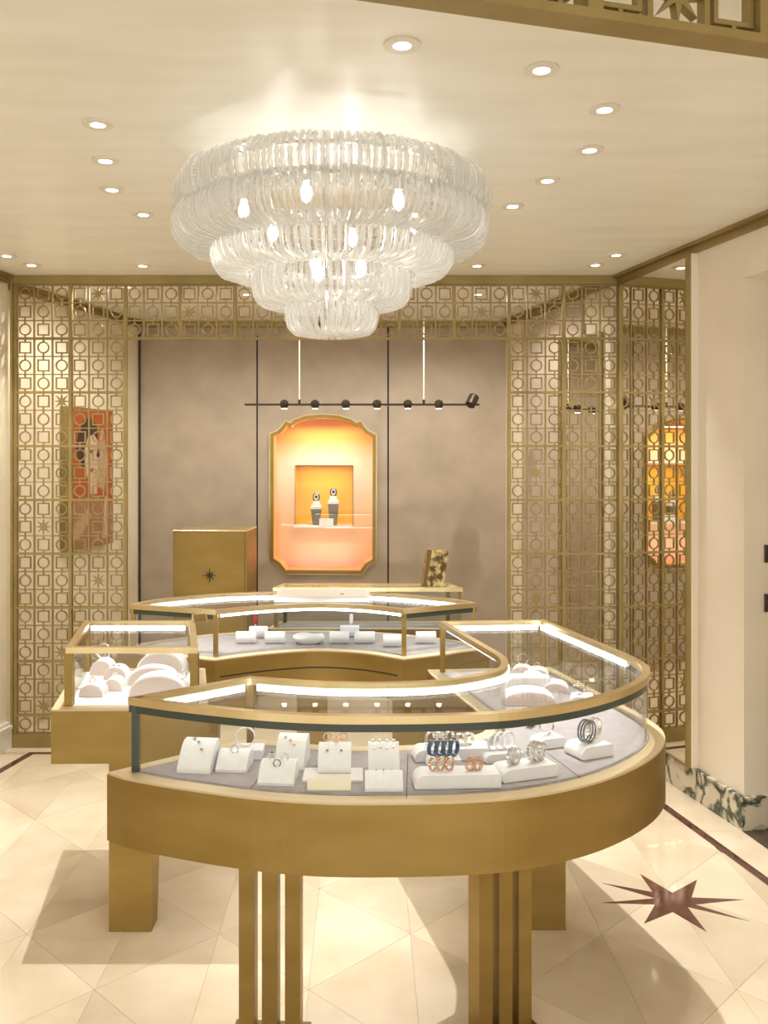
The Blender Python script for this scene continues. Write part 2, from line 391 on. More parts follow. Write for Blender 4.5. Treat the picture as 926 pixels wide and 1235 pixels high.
righth = [((NCH[2][0]+NCH[3][0])/2, NCH[2][1])]+[NCH[i] for i in range(3, 14)]
cx_ = (NCH[2][0]+NCH[3][0])/2
pl = [(x1+gp,0),(cx_,0)]+[lefth[-1]]+lefth[:-1][::-1]+[(nmid,TOPW),(x1+gp,TOPW)]
pr = [(cx_,0),(x2-gp,0),(x2-gp,TOPW),(nmid,TOPW)]+righth[1:][::-1]+[righth[0]]
mbp = MB().prism(pl, -.05, 0, RXm(YB)); mbp.prism(pr, -.05, 0, RXm(YB)); mbp.build('wall_panel', 'taupe', wb)
tb = MB()
tb.box(XBL,XBR,YB-.03,YB-.001,CEIL-.05,CEIL-.0005); struct(tb.build('trim_5', 'brass_lattice'))
# ---- lit display niche
ni = thing('display_niche', 'glowing orange wall niche with scalloped brass frame on the taupe wall', 'niche', (0,0,0))
fo, fi = offset(NCH, .02), offset(NCH, -.004)
MB().ring(fi, fo, -.002, .03, RXm(YB)).build('niche_frame', 'brass', ni)
MB().ring(offset(NCH,.012), offset(NCH,.028), -.001, .016, RXm(YB)).build('frame_edge', 'brass_bright', ni)
ND = .26
MB().ring(NCH, offset(NCH,.004), -ND, -.003, RXm(YB)).build('niche_lining', 'niche_orange', ni)
qx0, qx1, qz0, qz1 = bx(353), bx(425), bz(636), bz(562)
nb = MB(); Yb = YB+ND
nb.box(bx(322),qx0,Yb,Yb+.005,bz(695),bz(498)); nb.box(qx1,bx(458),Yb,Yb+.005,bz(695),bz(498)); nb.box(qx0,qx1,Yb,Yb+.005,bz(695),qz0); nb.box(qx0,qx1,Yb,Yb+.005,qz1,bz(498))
nb.build('niche_backdrop', 'niche_gradient', ni)
rc = MB(); rc.box(qx0-.004,qx0,Yb,Yb+.16,qz0,qz1); rc.box(qx1,qx1+.004,Yb,Yb+.16,qz0,qz1); rc.box(qx0,qx1,Yb,Yb+.16,qz1,qz1+.004); rc.box(qx0,qx1,Yb+.155,Yb+.16,qz0,qz1)
rc.build('inner_recess', 'niche_yellow', ni)
MB().box(qx0-.003,qx1+.003,Yb-.10,Yb+.16,qz0-.016,qz0).build('shelf', 'white_ceramic', ni)
light('niche_lamp', 'AREA', ((bx(389)), YB+.10, bz(512)), 2.3, ni, (1,.88,.68), shape='RECTANGLE', size=.5, size_y=.08)
light('niche_lamp', 'AREA', ((bx(389)), Yb+.03, qz1-.01), .7, ni, (1,.85,.55), shape='RECTANGLE', size=.36, size_y=.05)
o = light('niche_lamp', 'AREA', ((bx(389)), YB+.06, bz(683)), .8, ni, (1,.85,.75), shape='RECTANGLE', size=.5, size_y=.06); o.rotation_euler = (PI-.4,0,0)
def watch_stand(px, hp, lab):
    s = thing('watch_pedestal', lab, 'watch stand', (bx(px)*1.025, Yb+.01, qz0+.0005))
    MB().add([(-.028,-.028,0),(.028,-.028,0),(.028,.028,0),(-.028,.028,0),(-.042,-.036,hp),(.042,-.036,hp),(.042,.036,hp),(-.042,.036,hp)],[(3,2,1,0),(4,5,6,7),(0,1,5,4),(1,2,6,5),(2,3,7,6),(3,0,4,7)]).build('pedestal', 'pedestal_grey', s)
    MB().cbox(-.044,.044,-.038,.038,hp,hp+.028,.006).build('cap', 'white_leather', s)
    MB().lathe([(.034,hp+.028),(.03,hp+.05),(.022,hp+.062)],20).build('cushion', 'white_leather', s, True)
    wt = MB().tube([(.024*math.cos(t*PI/10),0,hp+.092+.032*math.sin(t*PI/10)) for t in range(20)], .007, 6, True).build('strap', 'steel_dark', s, True)
    MB().lathe([(.018,-.005),(.019,0),(.018,.005)],18,(0,0,0),Matrix.Translation((0,-.015,hp+.095)) @ Matrix.Rotation(PI/2,4,'X')).build('watch_case', 'silver', wt, True)
    MB().lathe([(.013,-.001),(.013,.001)],18,(0,0,0),Matrix.Translation((0,-.021,hp+.095)) @ Matrix.Rotation(PI/2,4,'X')).build('dial', 'black_enamel', wt)
watch_stand(380.5, .125, 'shorter grey tapered watch pedestal inside the orange niche')
watch_stand(401.5, .165, 'taller grey tapered watch pedestal inside the orange niche')
tag(MB().add([(bx(383.5),Yb-.085,qz0+.0005),(bx(401),Yb-.085,qz0+.0005),(bx(401),Yb-.07,qz0+.056),(bx(383.5),Yb-.07,qz0+.056),(bx(383.5),Yb-.045,qz0+.0005),(bx(401),Yb-.045,qz0+.0005)],[(0,1,2,3),(1,5,2),(0,3,4),(5,4,3,2),(0,4,5,1)]).build('name_card', 'white_ceramic'), 'small blank white card on the niche shelf before the pedestals', 'card')
tag(MB().prism(offset(NCH,-.005), -.012, -.006, RXm(YB)).build('niche_glass', 'glass', ni), '', ''); del bpy.data.objects['niche_glass']['label'], bpy.data.objects['niche_glass']['category']

# ------------------------------------------------------------------ brass lattice portal
lat = thing('lattice_screen', 'gilded lattice portal of squares, circles and stars framing the taupe alcove', 'lattice screen', (0,0,0))
px0, px1 = 19.4, 745.5; pz0 = 343.5
def sx_(px): return (px-CX)/F*YS
def sz_(py): return EYE-(py-CY)/F*YS
CW = (sx_(px1)-sx_(px0))/33; CH = (sz_(pz0)-sz_(884))/25
LX, LZ = sx_(px0), sz_(pz0)
def gx(c): return LX+c*CW
def gz(r): return LZ-r*CH
def motif_mesh(kind, a, th, dp, cell):
    b = MB(); M = RX
    if kind == 'square': pin = [(-a+th,-a+th),(a-th,-a+th),(a-th,a-th),(-a+th,a-th)]; po = [(-a,-a),(a,-a),(a,a),(-a,a)]; b.ring(pin, po, -dp/2, dp/2, M)
    elif kind == 'circle':
        po = [(a*math.cos(t*PI/10), a*math.sin(t*PI/10)) for t in range(20)]; pin = [((a-th)*math.cos(t*PI/10), (a-th)*math.sin(t*PI/10)) for t in range(20)]; b.ring(pin, po, -dp/2, dp/2, M)
    else:
        po = [((cell*.47 if t%2 == 0 else cell*.15)*math.cos(t*PI/8+PI/2), (cell*.47 if t%2 == 0 else cell*.15)*math.sin(t*PI/8+PI/2)) for t in range(16)]; b.prism(po, -dp/2, dp/2, M)
    if kind != 'star':
        s = th/2
        for sg in (-1,1):
            z0, z1 = sorted((sg*a*.98, sg*cell/2)); b.prism([(-s,z0),(s,z0),(s,z1),(-s,z1)], -dp/2, dp/2, M)
    me_o = b.build(kind+'_motif', 'brass_lattice'); me = me_o.data; bpy.data.objects.remove(me_o); return me
MM = {k: motif_mesh(k, .0345, .0072, .010, CH) for k in ('square','circle','star')}
STARS = {(0,4),(1,9),(6,2),(10,4),(13,1),(16,4),(20,2),(23,1),(0,28),(1,25),(2,16),(6,30),(10,28),(13,31),(17,28),(21,30),(22,28)}
for r in range(25):
    for c in range(33):
        if r >= 3 and 6 <= c < 27: continue
        k = 'star' if (r,c) in STARS else ('circle' if (r+c)%2 == 0 else 'square')
        link(k+'_motif', MM[k], lat, (gx(c+.5), YS, gz(r+.5)))
def lbar(x0, x1, z0, z1, d, name, par=None): return MB().box(x0,x1,YS-d/2,YS+d/2,z0,z1).build(name, 'brass_lattice', par or lat)
bt, BT = .0036, .0095
for c in range(34):
    full = c <= 6 or c >= 27
    zb = gz(25) if full else gz(3)
    h = BT if c%3 == 0 else bt
    lbar(gx(c)-h, gx(c)+h, zb, gz(0), .03 if c%3 == 0 else .016, 'mullion' if c%3 == 0 else 'vertical_bar')
for r in range(26):
    h = BT*.7 if r%3 == 0 else bt*.8
    nm = 'transom' if r%3 == 0 else 'horizontal_bar'; d = .026 if r%3 == 0 else .014
    if r <= 3: lbar(gx(0), gx(33), gz(r)-h, gz(r)+h, d, nm)
    else: lbar(gx(0), gx(6), gz(r)-h, gz(r)+h, d, nm); lbar(gx(27), gx(33), gz(r)-h, gz(r)+h, d, nm)
MB().box(XL+.012, XR-.004, YS-.03, YS+.03, gz(0), CEIL-.0005).build('top_beam', 'brass_lattice', lat)
for xa, xb in ((XL+.012, gx(6)+BT), (gx(27)-BT, XR-.004)): MB().box(xa, xb, YS-.03, YS+.03, .001, gz(25)).build('bottom_beam', 'brass_lattice', lat)
MB().box(XL+.012, gx(0)-BT, YS-.03, YS+.03, gz(25), gz(0)).build('post', 'brass_lattice', lat)
MB().box(gx(33)+BT, XR-.004, YS-.03, YS+.03, gz(25), gz(0)).build('post', 'brass_lattice', lat)
# ---- mirror on the splayed wall
def xwall(px):          # depth where the pixel column meets the right wall
    t = (px-CX)/F; return (XR+SL*YS)/(t+SL)
def alpx(px): t = (px-CX)/F; return (XBR+.215*YB)/(t+.215)
def wmirror(fn, Ya, Yb, z0, z1, label, fr):
    t = thing('wall_mirror', label, 'mirror')
    Ya, Yb = min(Ya,Yb), max(Ya,Yb); o1 = .004; o2 = .010
    MB().prism([(fn(Ya)-o2,Ya),(fn(Ya)-o1,Ya),(fn(Yb)-o1,Yb),(fn(Yb)-o2,Yb)], z0, z1).build('mirror_glass', 'mirror', t)
    for Y_ in (Ya, Yb):
        MB().prism([(fn(Y_-fr)-.022,Y_-fr),(fn(Y_-fr)-.001,Y_-fr),(fn(Y_+fr)-.001,Y_+fr),(fn(Y_+fr)-.022,Y_+fr)], z0, z1).build('frame_upright', 'brass_lattice', t)
    for za, zb in ((z0,z0+.008),(z1-.012,z1)):
        MB().prism([(fn(Ya+fr)-.014,Ya+fr),(fn(Ya+fr)-.001,Ya+fr),(fn(Yb-fr)-.001,Yb-fr),(fn(Yb-fr)-.014,Yb-fr)], za, zb).build('frame_rail', 'brass_lattice', t)
mY0, mY1 = xwall(841), YS-.055
def mplane(Y): return wr(mY1)-.002+.157*(mY1-Y)
wmirror(mplane, mY0, mY1, .150, CEIL-.052, 'tall brass-edged wall mirror beside the beige pilaster reflecting the lattice', .008)
MB().prism([(mplane(mY0-.008)-.001,mY0-.008),(wr(mY0-.008)-.0005,mY0-.008),(wr(mY0)-.0005,mY0),(mplane(mY0)-.001,mY0)], .150, CEIL-.052).build('frame_return', 'beige_paint', bpy.data.objects['wall_mirror'])
MB().prism([(ar_(alpx(705))-.012,alpx(705)),(ar_(alpx(705))-.001,alpx(705)),(ar_(alpx(631))-.001,alpx(631)),(ar_(alpx(631))-.012,alpx(631))], .002, CEIL-.055).build('wall_panel', 'taupe', war)
def mdoor(Y): return 1.40-.424*(Y-5.37)
wmirror(mdoor, 5.375, 5.75, .004, 2.40, 'ajar mirrored door leaf in the alcove behind the lattice', .003)
# ---- lattice header over the entrance
HZ = 2.467; hd = Vector((.855,.243,0)).normalized(); hp0 = Vector((-.03,1.625,0))
ha = math.atan2(hd.y, hd.x)
t900 = .942*.889; cell = .126
hdr = thing('lattice_header', 'near gilded lattice header hanging from the ceiling with one row of motifs', 'lattice screen', hp0+Vector((.243,-.855,0)).normalized()*.033+Vector((0,0,HZ)), ha)
s0 = t900-cell*12; s1 = t900+cell*6; hh = CEIL-HZ
MB().box(s0,s1,-.03,.03,0,.018).build('bottom_beam', 'brass_lattice', hdr)
MB().box(s0,s1,-.03,.03,.018+cell,hh-.0005).build('top_beam', 'brass_lattice', hdr)
HM = {k: motif_mesh(k, .046, .010, .02, cell) for k in ('square','circle','star')}
for i in range(18):
    s = s0+cell*(i+.5)
    k = {11:'square',10:'star',9:'square',8:'circle',7:'square',6:'circle',5:'circle',4:'star',3:'circle',12:'circle',13:'square',14:'circle'}.get(i, ['circle','square'][i%2])
    link(k+'_motif', HM[k], hdr, (s,0,.018+cell/2))
for i in range(19):
    s = s0+cell*i; h = .016 if i%3 == 0 else .006
    MB().box(s-h,s+h,-(.028 if i%3 == 0 else .012),(.028 if i%3 == 0 else .012),.018,.018+cell).build('mullion' if i%3 == 0 else 'vertical_bar', 'brass_lattice', hdr)

# ------------------------------------------------------------------ ceiling downlights
dl = thing('downlight', 'small round recessed downlight set in the cream ceiling', 'downlight', (0,0,0), 0, 'recessed ceiling downlights')
MB().ring([(.023*math.cos(t*PI/14),.023*math.sin(t*PI/14)) for t in range(28)], [(.047*math.cos(t*PI/14),.047*math.sin(t*PI/14)) for t in range(28)], -.006, -.0005).build('trim_ring', 'trim_white', dl, True)
MB().lathe([(.023,-.002),(.023,-.0006)],24).build('lens', 'lens', dl)
def spot(loc, par, pw, cone=72, col=(1,.95,.86)):
    o = light('downlight_lamp', 'SPOT', (0,0,-.012), pw, par, col, spot_size=math.radians(cone), spot_blend=.6, shadow_soft_size=.012)
spots = [(118,149),(127,193),(135,228),(173,258),(485,53),(653,83),(729,131),(711,180),(660,217),(618,248),(8,308),(38,319),(172,320),(575,320),(718,319),(743,307)]
first = True
AIM = {(135,228):7.2,(660,217):8.0,(118,149):.3,(127,193):.3,(173,258):.3,(485,53):.4,(653,83):.4,(729,131):.4,(711,180):.3,(618,248):.3,(172,320):1.3,(575,320):1.3,(718,319):1.3,(743,307):1.2,(8,308):1.5,(38,319):1.5}
for q in spots:
    p = PC(*q)
    d = dl if first else copy_tree(dl, (0,0,0)); first = False
    d.location = p
    spot(p, d, SPOT_W*AIM.get(q,1), 62 if AIM.get(q,1) > 5 else 72, (1,.985,.955) if AIM.get(q,1) > 5 else (1,.95,.86))
    if q[1] > 300: tag(d, 'small recessed downlight in the ceiling close to the lattice top beam', 'downlight', 'downlights along the lattice')
    else: tag(d, 'recessed downlight in the ceiling ring around the chandelier', 'downlight', 'downlights around the chandelier')
for x, y in ((-1.7,1.6),(-1.0,.6),(1.3,1.2),(.3,.5),(-.9,-1),(.9,-1),(-1.9,4.3),(-1.45,5.55),(-.75,5.8),(.05,5.9),(.72,5.8)):
    d = copy_tree(dl, (x,y,CEIL))
    if y > 5: tag(d, 'added fill downlight in the alcove ceiling behind the lattice', 'downlight', 'added fill downlights of the alcove')  # alcove lamps are added to brighten its walls
    else: tag(d, 'added fill downlight out of view in the ceiling by the entrance header', 'downlight', 'added fill downlights by the entrance')  # unseen lamps added as fill for the room
    for ch in d.children:
        if ch.type == 'LIGHT': bpy.data.objects.remove(ch)
    spot(None, d, SPOT_W*({-1.45:1.35,-.75:.95,.05:1.1,.72:1.5}[x] if y > 5 else .5), 165 if y > 5 else 72)

dd = copy_tree(dl, (*dn(3.5,.32), ZD)); tag(dd, 'added fill downlight in the soffit of the beige doorway', 'downlight')  # unseen lamp added to brighten the doorway recess
del dd['group']
for c_ in dd.children:
    if c_.type == 'LIGHT': bpy.data.objects.remove(c_)
spot(None, dd, 1.8, 120)
# ------------------------------------------------------------------ chandelier
CHX, CHY = -.113, 3.1
ch = thing('chandelier', 'large tiered chandelier of clear looped glass on the cream ceiling', 'chandelier', (CHX,CHY,0))
MB().lathe([(.12,CEIL-.0005),(.12,CEIL-.02),(.10,CEIL-.03)][::-1],40).build('canopy', 'white_ceramic', ch, True)
for a in (0, 2.1, 4.2):
    MB().tube([(.045*math.cos(a),.045*math.sin(a),CEIL-.04),(.045*math.cos(a),.045*math.sin(a),2.13)], .006, 8).build('rod', 'chrome', ch, True)
TIERS = [((.40,2.59),(.525,2.535),(.445,2.455),78),((.42,2.495),(.525,2.425),(.41,2.35),78),((.32,2.395),(.405,2.337),(.30,2.27),60),((.18,2.298),(.26,2.235),(.17,2.165),40),((.05,2.205),(.152,2.13),(.045,2.072),22)]
for (ra,za),(rb,zb),(rc_,zc),n in TIERS:
    MB().ring([((ra-.004)*math.cos(t*PI/20),(ra-.004)*math.sin(t*PI/20)) for t in range(40)], [((ra+.008)*math.cos(t*PI/20),(ra+.008)*math.sin(t*PI/20)) for t in range(40)], za-.004, za+.004).build('support_ring', 'chrome', ch, True)
    line = catmull([(ra,za),( (ra+rb)/2+.028,(za+zb)/2+.022),(rb,zb),((rb+rc_)/2+.028,(zb+zc)/2-.022),(rc_,zc)], 5)
    hw = PI*(rb)/n*.52
    path = [Vector((p.x,-hw,p.y)) for p in line]
    e = line[-1]; tdir = (line[-1]-line[-2]).normalized()
    path += [Vector((e.x+tdir.x*hw*math.sin(PI*k/4),-hw*math.cos(PI*k/4),e.y+tdir.y*hw*math.sin(PI*k/4))) for k in range(1,4)]
    path += [Vector((p.x,hw,p.y)) for p in line[::-1]]
    rad = [.0062+.0022*(i%2) for i in range(len(path))]
    lo = MB().tube(path, rad, 5, True).build('glass_loop', 'crystal', ch, True)
    for i in range(n):
        d = lo if i == 0 else link('glass_loop', lo.data, ch)
        d.rotation_euler = (random.uniform(-.012,.012)*0, 0, 2*PI*i/n+random.uniform(-.16,.16)*2*PI/n); d.scale = (random.uniform(.985,1.015),)*2+(1,)
for i in range(9):
    a = 2*PI*i/9+.3; rr = .30 if i < 6 else .1; a = 2*PI*i/6+.3 if i < 6 else 2*PI*i/3
    z = 2.47 if i < 6 else 2.30
    bo = MB().lathe([(.004,-.032),(.014,-.022),(.019,-.005),(.016,.012),(.010,.024),(.010,.034)],14,(rr*math.cos(a),rr*math.sin(a),z)).build('bulb', 'bulb', ch, True)
    MB().tube([(rr*math.cos(a),rr*math.sin(a),z+.034),(rr*math.cos(a),rr*math.sin(a),z+.07)], .012, 8).build('socket', 'chrome', ch, True)
for i in range(6):
    a = 2*PI*i/6+.3
    light('chandelier_lamp', 'POINT', (.30*math.cos(a)*.75,.30*math.sin(a)*.75,2.40), .62, ch, (1,.97,.91), shadow_soft_size=.03)
light('chandelier_lamp', 'POINT', (0,0,2.2), .9, ch, (1,.97,.91), shadow_soft_size=.03)

# ------------------------------------------------------------------ display cases
T, DECK, BOT = .99, .785, .598
def strip(path, z0, z1, th, side=1):
    a = [Vector(p[:2]) for p in path]; b = offset(a, -th*side, False)
    return MB().ring(b, a, z0, z1, None, False)
def trim(path, d):
    def cut(p):
        p = list(p); a = d
        while len(p) > 2 and (p[1]-p[0]).length <= a: a -= (p[1]-p[0]).length; p.pop(0)
        p[0] = p[0]+(p[1]-p[0]).normalized()*a; return p
    return cut(cut(path)[::-1])[::-1]
def dense_len(p): return sum((Vector(p[i+1][:2])-Vector(p[i][:2])).length for i in range(len(p)-1))
def case(name, label, segs, led, dark, posts, bodygap=.045, decks=None, pw=.010):
    """segs: list of open paths (2D) that run CCW round the case, each one pane of glass."""
    out = []
    for s in segs: out += [Vector(p[:2]) for p in s[:-1]]
    t = thing(name, label, 'display case')
    body = offset(out, bodygap, True, .8)
    MB().prism(body, BOT, DECK-.006).build('body', 'brass', t)
    MB().ring(offset(out, -.004), offset(body, -.001), DECK-.006, DECK).build('ledge', 'brass_satin', t)
    MB().prism(offset(out, -.005), DECK-.008, DECK+.001).build('deck', decks or 'deck_felt', t)
    for i, s in enumerate(segs):
        a = offset([Vector(p[:2]) for p in s], -.010, False)
        strip(a, DECK+.001, T-.021, .005).build('glass_pane', 'glass', t, True)
        if i in dark:
            strip(offset([Vector(p[:2]) for p in s], -.004, False), T-.042, T-.021, .016).build('dark_header', 'glass_edge', t, True)
        if i in led:
            q = trim(offset([Vector(p[:2]) for p in s], -.022, False), .035)
            strip(q, T-.036, T-.018, .006).build('led_strip', 'led', t)
    rail = MB().ring(offset(out, -.024), out, T-.021, T).build('top_rail', 'brass_bright', t)
    MB().prism(offset(out, -.023), T-.010, T-.004).build('glass_top', 'glass', t)
    for x, y in posts:
        # nearest outline point, moved inwards
        k = min(range(len(out)), key=lambda i: (out[i]-V2(x,y)).length); q = offset(out, -.012)[k]
        MB().box(q.x-pw,q.x+pw,q.y-pw,q.y+pw,DECK+.001,T-.021).build('corner_post', 'glass_edge' if (x,y) == (-.655,2.521) else 'brass', t)
    return t, out
# front horseshoe arm
fo_ = catmull([(-.655,2.521),(-.506,2.452),(-.28,2.372),(-.0955,2.338),(.085,2.336),(.26,2.348),(.40,2.378),(.558,2.452),(.69,2.552),(.80,2.672),(.87,2.79),(.902,2.90),(.900,3.0),(.885,3.10),(.862,3.20),(.828,3.345),(.782,3.54),(.735,3.742)], 5)
fin = catmull([(.30,3.704),(.345,3.50),(.39,3.30),(.42,3.165),(.437,3.085),(.445,3.0),(.428,2.90),(.383,2.83),(.2565,2.742),(.098,2.704),(-.123,2.709),(-.349,2.771)], 5)
cF, outF = case('curved_display_case', 'large curved brass and glass display case nearest the entrance, full of bracelets and rings',
    [fo_, [fo_[-1], fin[0]], fin, [fin[-1], fo_[0]]], [1,2,3], [0], [(-.655,2.521),(.735,3.742),(.30,3.704),(-.349,2.771)])
q = [p for p in fo_ if p.y > 3.0]
strip(trim(offset(q, -.022, False), .03), T-.036, T-.018, .006).build('led_strip', 'led', cF)
def fin_leg(px, pyfloor, rz, par):
    p = PF(px, pyfloor); M0 = Matrix.Translation((p.x,p.y,0)) @ Matrix.Rotation(rz,4,'Z')
    for k in (-1,0,1):
        MB().box(k*.066-.022,k*.066+.022,-.03,.03,.006,BOT,M0).build('leg_fin', 'brass', par)
    MB().box(-.11,.11,-.05,.05,.0005,.006,M0).build('base_plate', 'brass_dark', par)
fin_leg(327, 1246, -.06, cF); fin_leg(603, 1243, .42, cF)
p = PF(661, 1122); MB().box(p.x-.061,p.x+.061,p.y,p.y+.08,.0005,BOT,None).build('leg', 'brass', cF)
# left straight case
lo_ = [V2(-1.045,3.184),V2(-.582,3.184),V2(-.694,3.72),V2(-1.144,3.72)]
cL, outL = case('small_display_case', 'small angular brass and glass display case with arched blush and white pads', [[lo_[0],lo_[1]],[lo_[1],lo_[2]],[lo_[2],lo_[3]],[lo_[3],lo_[0]]], [2], [], [tuple(v) for v in lo_], decks='deck_white', pw=.014)
p = PF(157, 1124)
MB().add([(p.x-.074,p.y,.0005),(p.x+.074,p.y,.0005),(p.x+.074,p.y+.09,.0005),(p.x-.074,p.y+.09,.0005),(p.x-.074,p.y,BOT),(p.x+.086,p.y,BOT),(p.x+.086,p.y+.12,BOT),(p.x-.074,p.y+.12,BOT)],[(3,2,1,0),(4,5,6,7),(0,1,5,4),(1,2,6,5),(2,3,7,6),(3,0,4,7)]).build('leg', 'brass', cL)
# back curved case
bi = catmull([(-.649,3.967),(-.53,4.045),(-.41,4.105),(-.246,4.155),(-.10,4.14),(.04,4.085),(.17,3.989)], 5)
bo_ = catmull([(.512,4.172),(.428,4.29),(.238,4.42),(.028,4.51),(-.204,4.545),(-.448,4.535),(-.688,4.48),(-.872,4.37),(-1.0,4.26),(-1.065,4.125)], 4)
cB, outB = case('concave_display_case', 'concave brass and glass display case with rolled cushions before the alcove',
    [[V2(-1.065,4.125),V2(-.649,3.967)], bi, [V2(.17,3.989),V2(.512,4.172)], bo_], [1,3], [0,2], [(-1.065,4.125),(-.649,3.967),(.17,3.989),(.512,4.172)])  # inner front LED strip is added, hidden behind the rail, to brighten the cushions
sq = offset([Vector(v[:2]) for v in bi], .046, False)
strip(sq, .706, .712, .003).build('body_groove', 'groove', cB)
for x, y in ((-.75,4.25),(.2,4.3),(-.25,4.35)): MB().box(x-.07,x+.07,y-.04,y+.04,.0005,BOT).build('leg', 'brass', cB)
# counter case against the alcove
co = [V2(-.47,4.66),V2(.50,4.66),V2(.445,4.82),V2(-.43,4.82)]
cC, outC = case('counter_display_case', 'low rear glass counter behind the concave case carrying a bronze slab', [[co[0],co[1]],[co[1],co[2]],[co[2],co[3]],[co[3],co[0]]], [2], [], [tuple(v) for v in co], bodygap=.03)
for x in (-.3,.3): MB().box(x-.05,x+.05,4.70,4.78,.0005,BOT).build('leg', 'brass', cC)
# ------------------------------------------------------------------ pads
HD = DECK+.0015
def pd(x, y): return PH(x, y, HD)
def inside(poly, q):
    c = False
    for i in range(len(poly)):
        a, b = poly[i], poly[i-1]
        if (a.y > q.y) != (b.y > q.y) and q.x < (b.x-a.x)*(q.y-a.y)/(b.y-a.y)+a.x: c = not c
    return c
def pad(kind, xl, xr, yb, dep, h, rz, name, label, mat='white_leather', group=None):
    p = (pd(xl,yb)+pd(xr,yb))/2; wd = (pd(xr,yb)-pd(xl,yb)).length
    hw = wd/2; OUT = min((outF,outL,outB), key=lambda o: min((v-p.xy).length for v in o)) if not inside(outF,p.xy) else outF
    OUT = outL if xr < 240 else (outB if yb < 783 else outF); ins = offset(OUT, -.021)
    best = None
    for rr in range(0, 40):
        for aa in range(16):
            sh = V2(math.cos(aa*PI/8), math.sin(aa*PI/8))*rr*.004
            cs = [p.xy+sh+V2(cx*math.cos(rz)-cy*math.sin(rz), cx*math.sin(rz)+cy*math.cos(rz)) for cx, cy in ((-hw,0),(hw,0),(hw,dep),(-hw,dep),(0,0),(0,dep))]
            if all(inside(ins, c) for c in cs): best = sh; break
        if best is not None: break
    if best is not None: p = p+Vector((best.x,best.y,0))
    else: print('NOFIT', label)
    t = thing(name, label, 'jewellery pad', p, rz, group)
    if kind == 'slope':
        prof = [(0,0),(0,h*.16),(dep*.04,h*.24)]+[(dep*(.04+.62*k/5), h*(.24+.76*math.sin(k/5*PI/2)**1.0)) for k in range(1,6)]+[(dep*.80,h),(dep*.88,h*.94),(dep,h*.1),(dep,0)]
        MY = Matrix(((0,0,1,-hw),(1,0,0,0),(0,1,0,0),(0,0,0,1)))
        MB().prism(prof, 0, wd, MY).build('cushion', mat, t, True)
        n = 5 if mat == 'white_leather' else 0
        for k in range(n):
            x = -hw+wd*(k+.5)/n
            MB().tube([(x, dep*(.10+.56*i/4), h*(.24+.76*math.sin((.06+.9*i/4)*PI/2))+.0006) for i in range(5)], .0012, 4).build('ridge', mat, t, True)
    elif kind == 'block':
        r = h*.8; prof = [(-hw+.004,.0012),(hw-.004,.0012),(hw,.004),(hw,h-.004),(hw-.004,h)]+[(-hw+r-r*math.sin(k/6*PI/2), h-r+r*math.cos(k/6*PI/2)) for k in range(7)]
        MB().prism(prof, -dep, 0, RX).build('cushion', mat, t, True)
        MB().box(-hw+.006,hw-.004,.004,dep-.004,0,.0012).build('foot', 'steel_dark', t)
    elif kind == 'arch':
        prof = [(hw*math.cos(k/14*PI), h*math.sin(k/14*PI)**.8) for k in range(15)]
        MB().prism(prof, -dep, -.004, RX).build('cushion', mat, t, True)
        MB().prism([(a*.93,b_*.93) for a, b_ in prof], -.005, 0, RX).build('face', 'blush_leather', t)
    elif kind == 'roll':
        prof = [(dep/2+dep/2*math.cos(k/12*PI*1.3-.15*PI), h*.52+h*.48*math.sin(k/12*PI*1.3-.15*PI)) for k in range(13)]
        MY = Matrix(((0,0,1,-hw),(1,0,0,0),(0,1,0,0),(0,0,0,1)))
        MB().prism(prof+[(dep*.2,.004),(dep*.8,.004)], 0, wd, MY).build('cushion', mat, t, True)
        MB().box(-hw*.75,hw*.75,dep*.2,dep*.8,0,.0145).build('foot', 'steel_dark', t)
    elif kind == 'plate':
        MB().cbox(-hw,hw,0,dep,0,h,.002).build('slab', mat, t)
        MB().box(-hw+.004,hw-.004,.004,dep-.004,0,.001).build('foot', 'steel_dark', t)
    elif kind == 'dish':
        vs, fs = [], []; n = 28
        for ri, (rr, z) in enumerate(((.55,.0),(.95,.45),(1.0,.75),(.9,1.0),(.55,.9),(.3,.62),(.02,.55))):
            for k in range(n):
                a = 2*PI*k/n; sq_ = 1/max(abs(math.cos(a)),abs(math.sin(a)))**.55
                vs.append((hw*rr*sq_*.8*math.cos(a), dep/2+dep/2*rr*sq_*.8*math.sin(a), h*z+(.004*math.sin(4*a) if ri in (2,3) else 0)))
        for ri in range(6):
            for k in range(n): fs.append((ri*n+k, ri*n+(k+1)%n, (ri+1)*n+(k+1)%n, (ri+1)*n+k))
        fs += [tuple(range(n-1,-1,-1)), tuple(range(6*n,7*n))]
        MB().add(vs, fs).build('bowl', mat, t, True)
    t['h'] = h; t['d'] = dep; t['w'] = wd; t['k'] = kind
    return t
def surf(t, u, v):      # point on a pad: u across -1..1, v depth 0..1
    h, d, wd = t['h'], t['d'], t['w']
    z = h
    if t['k'] == 'slope':
        z = h if v > .66 else (h*(.24+.76*math.sin(max(0,(v-.04)/.62)*PI/2)))
    if t['k'] == 'arch': z = h*max(.02,(1-u*u))**.4
    p = Vector((u*wd/2, v*d, z)); p.rotate(Matrix.Rotation(t.rotation_euler.z,3,'Z')); return Vector(t.location)+p
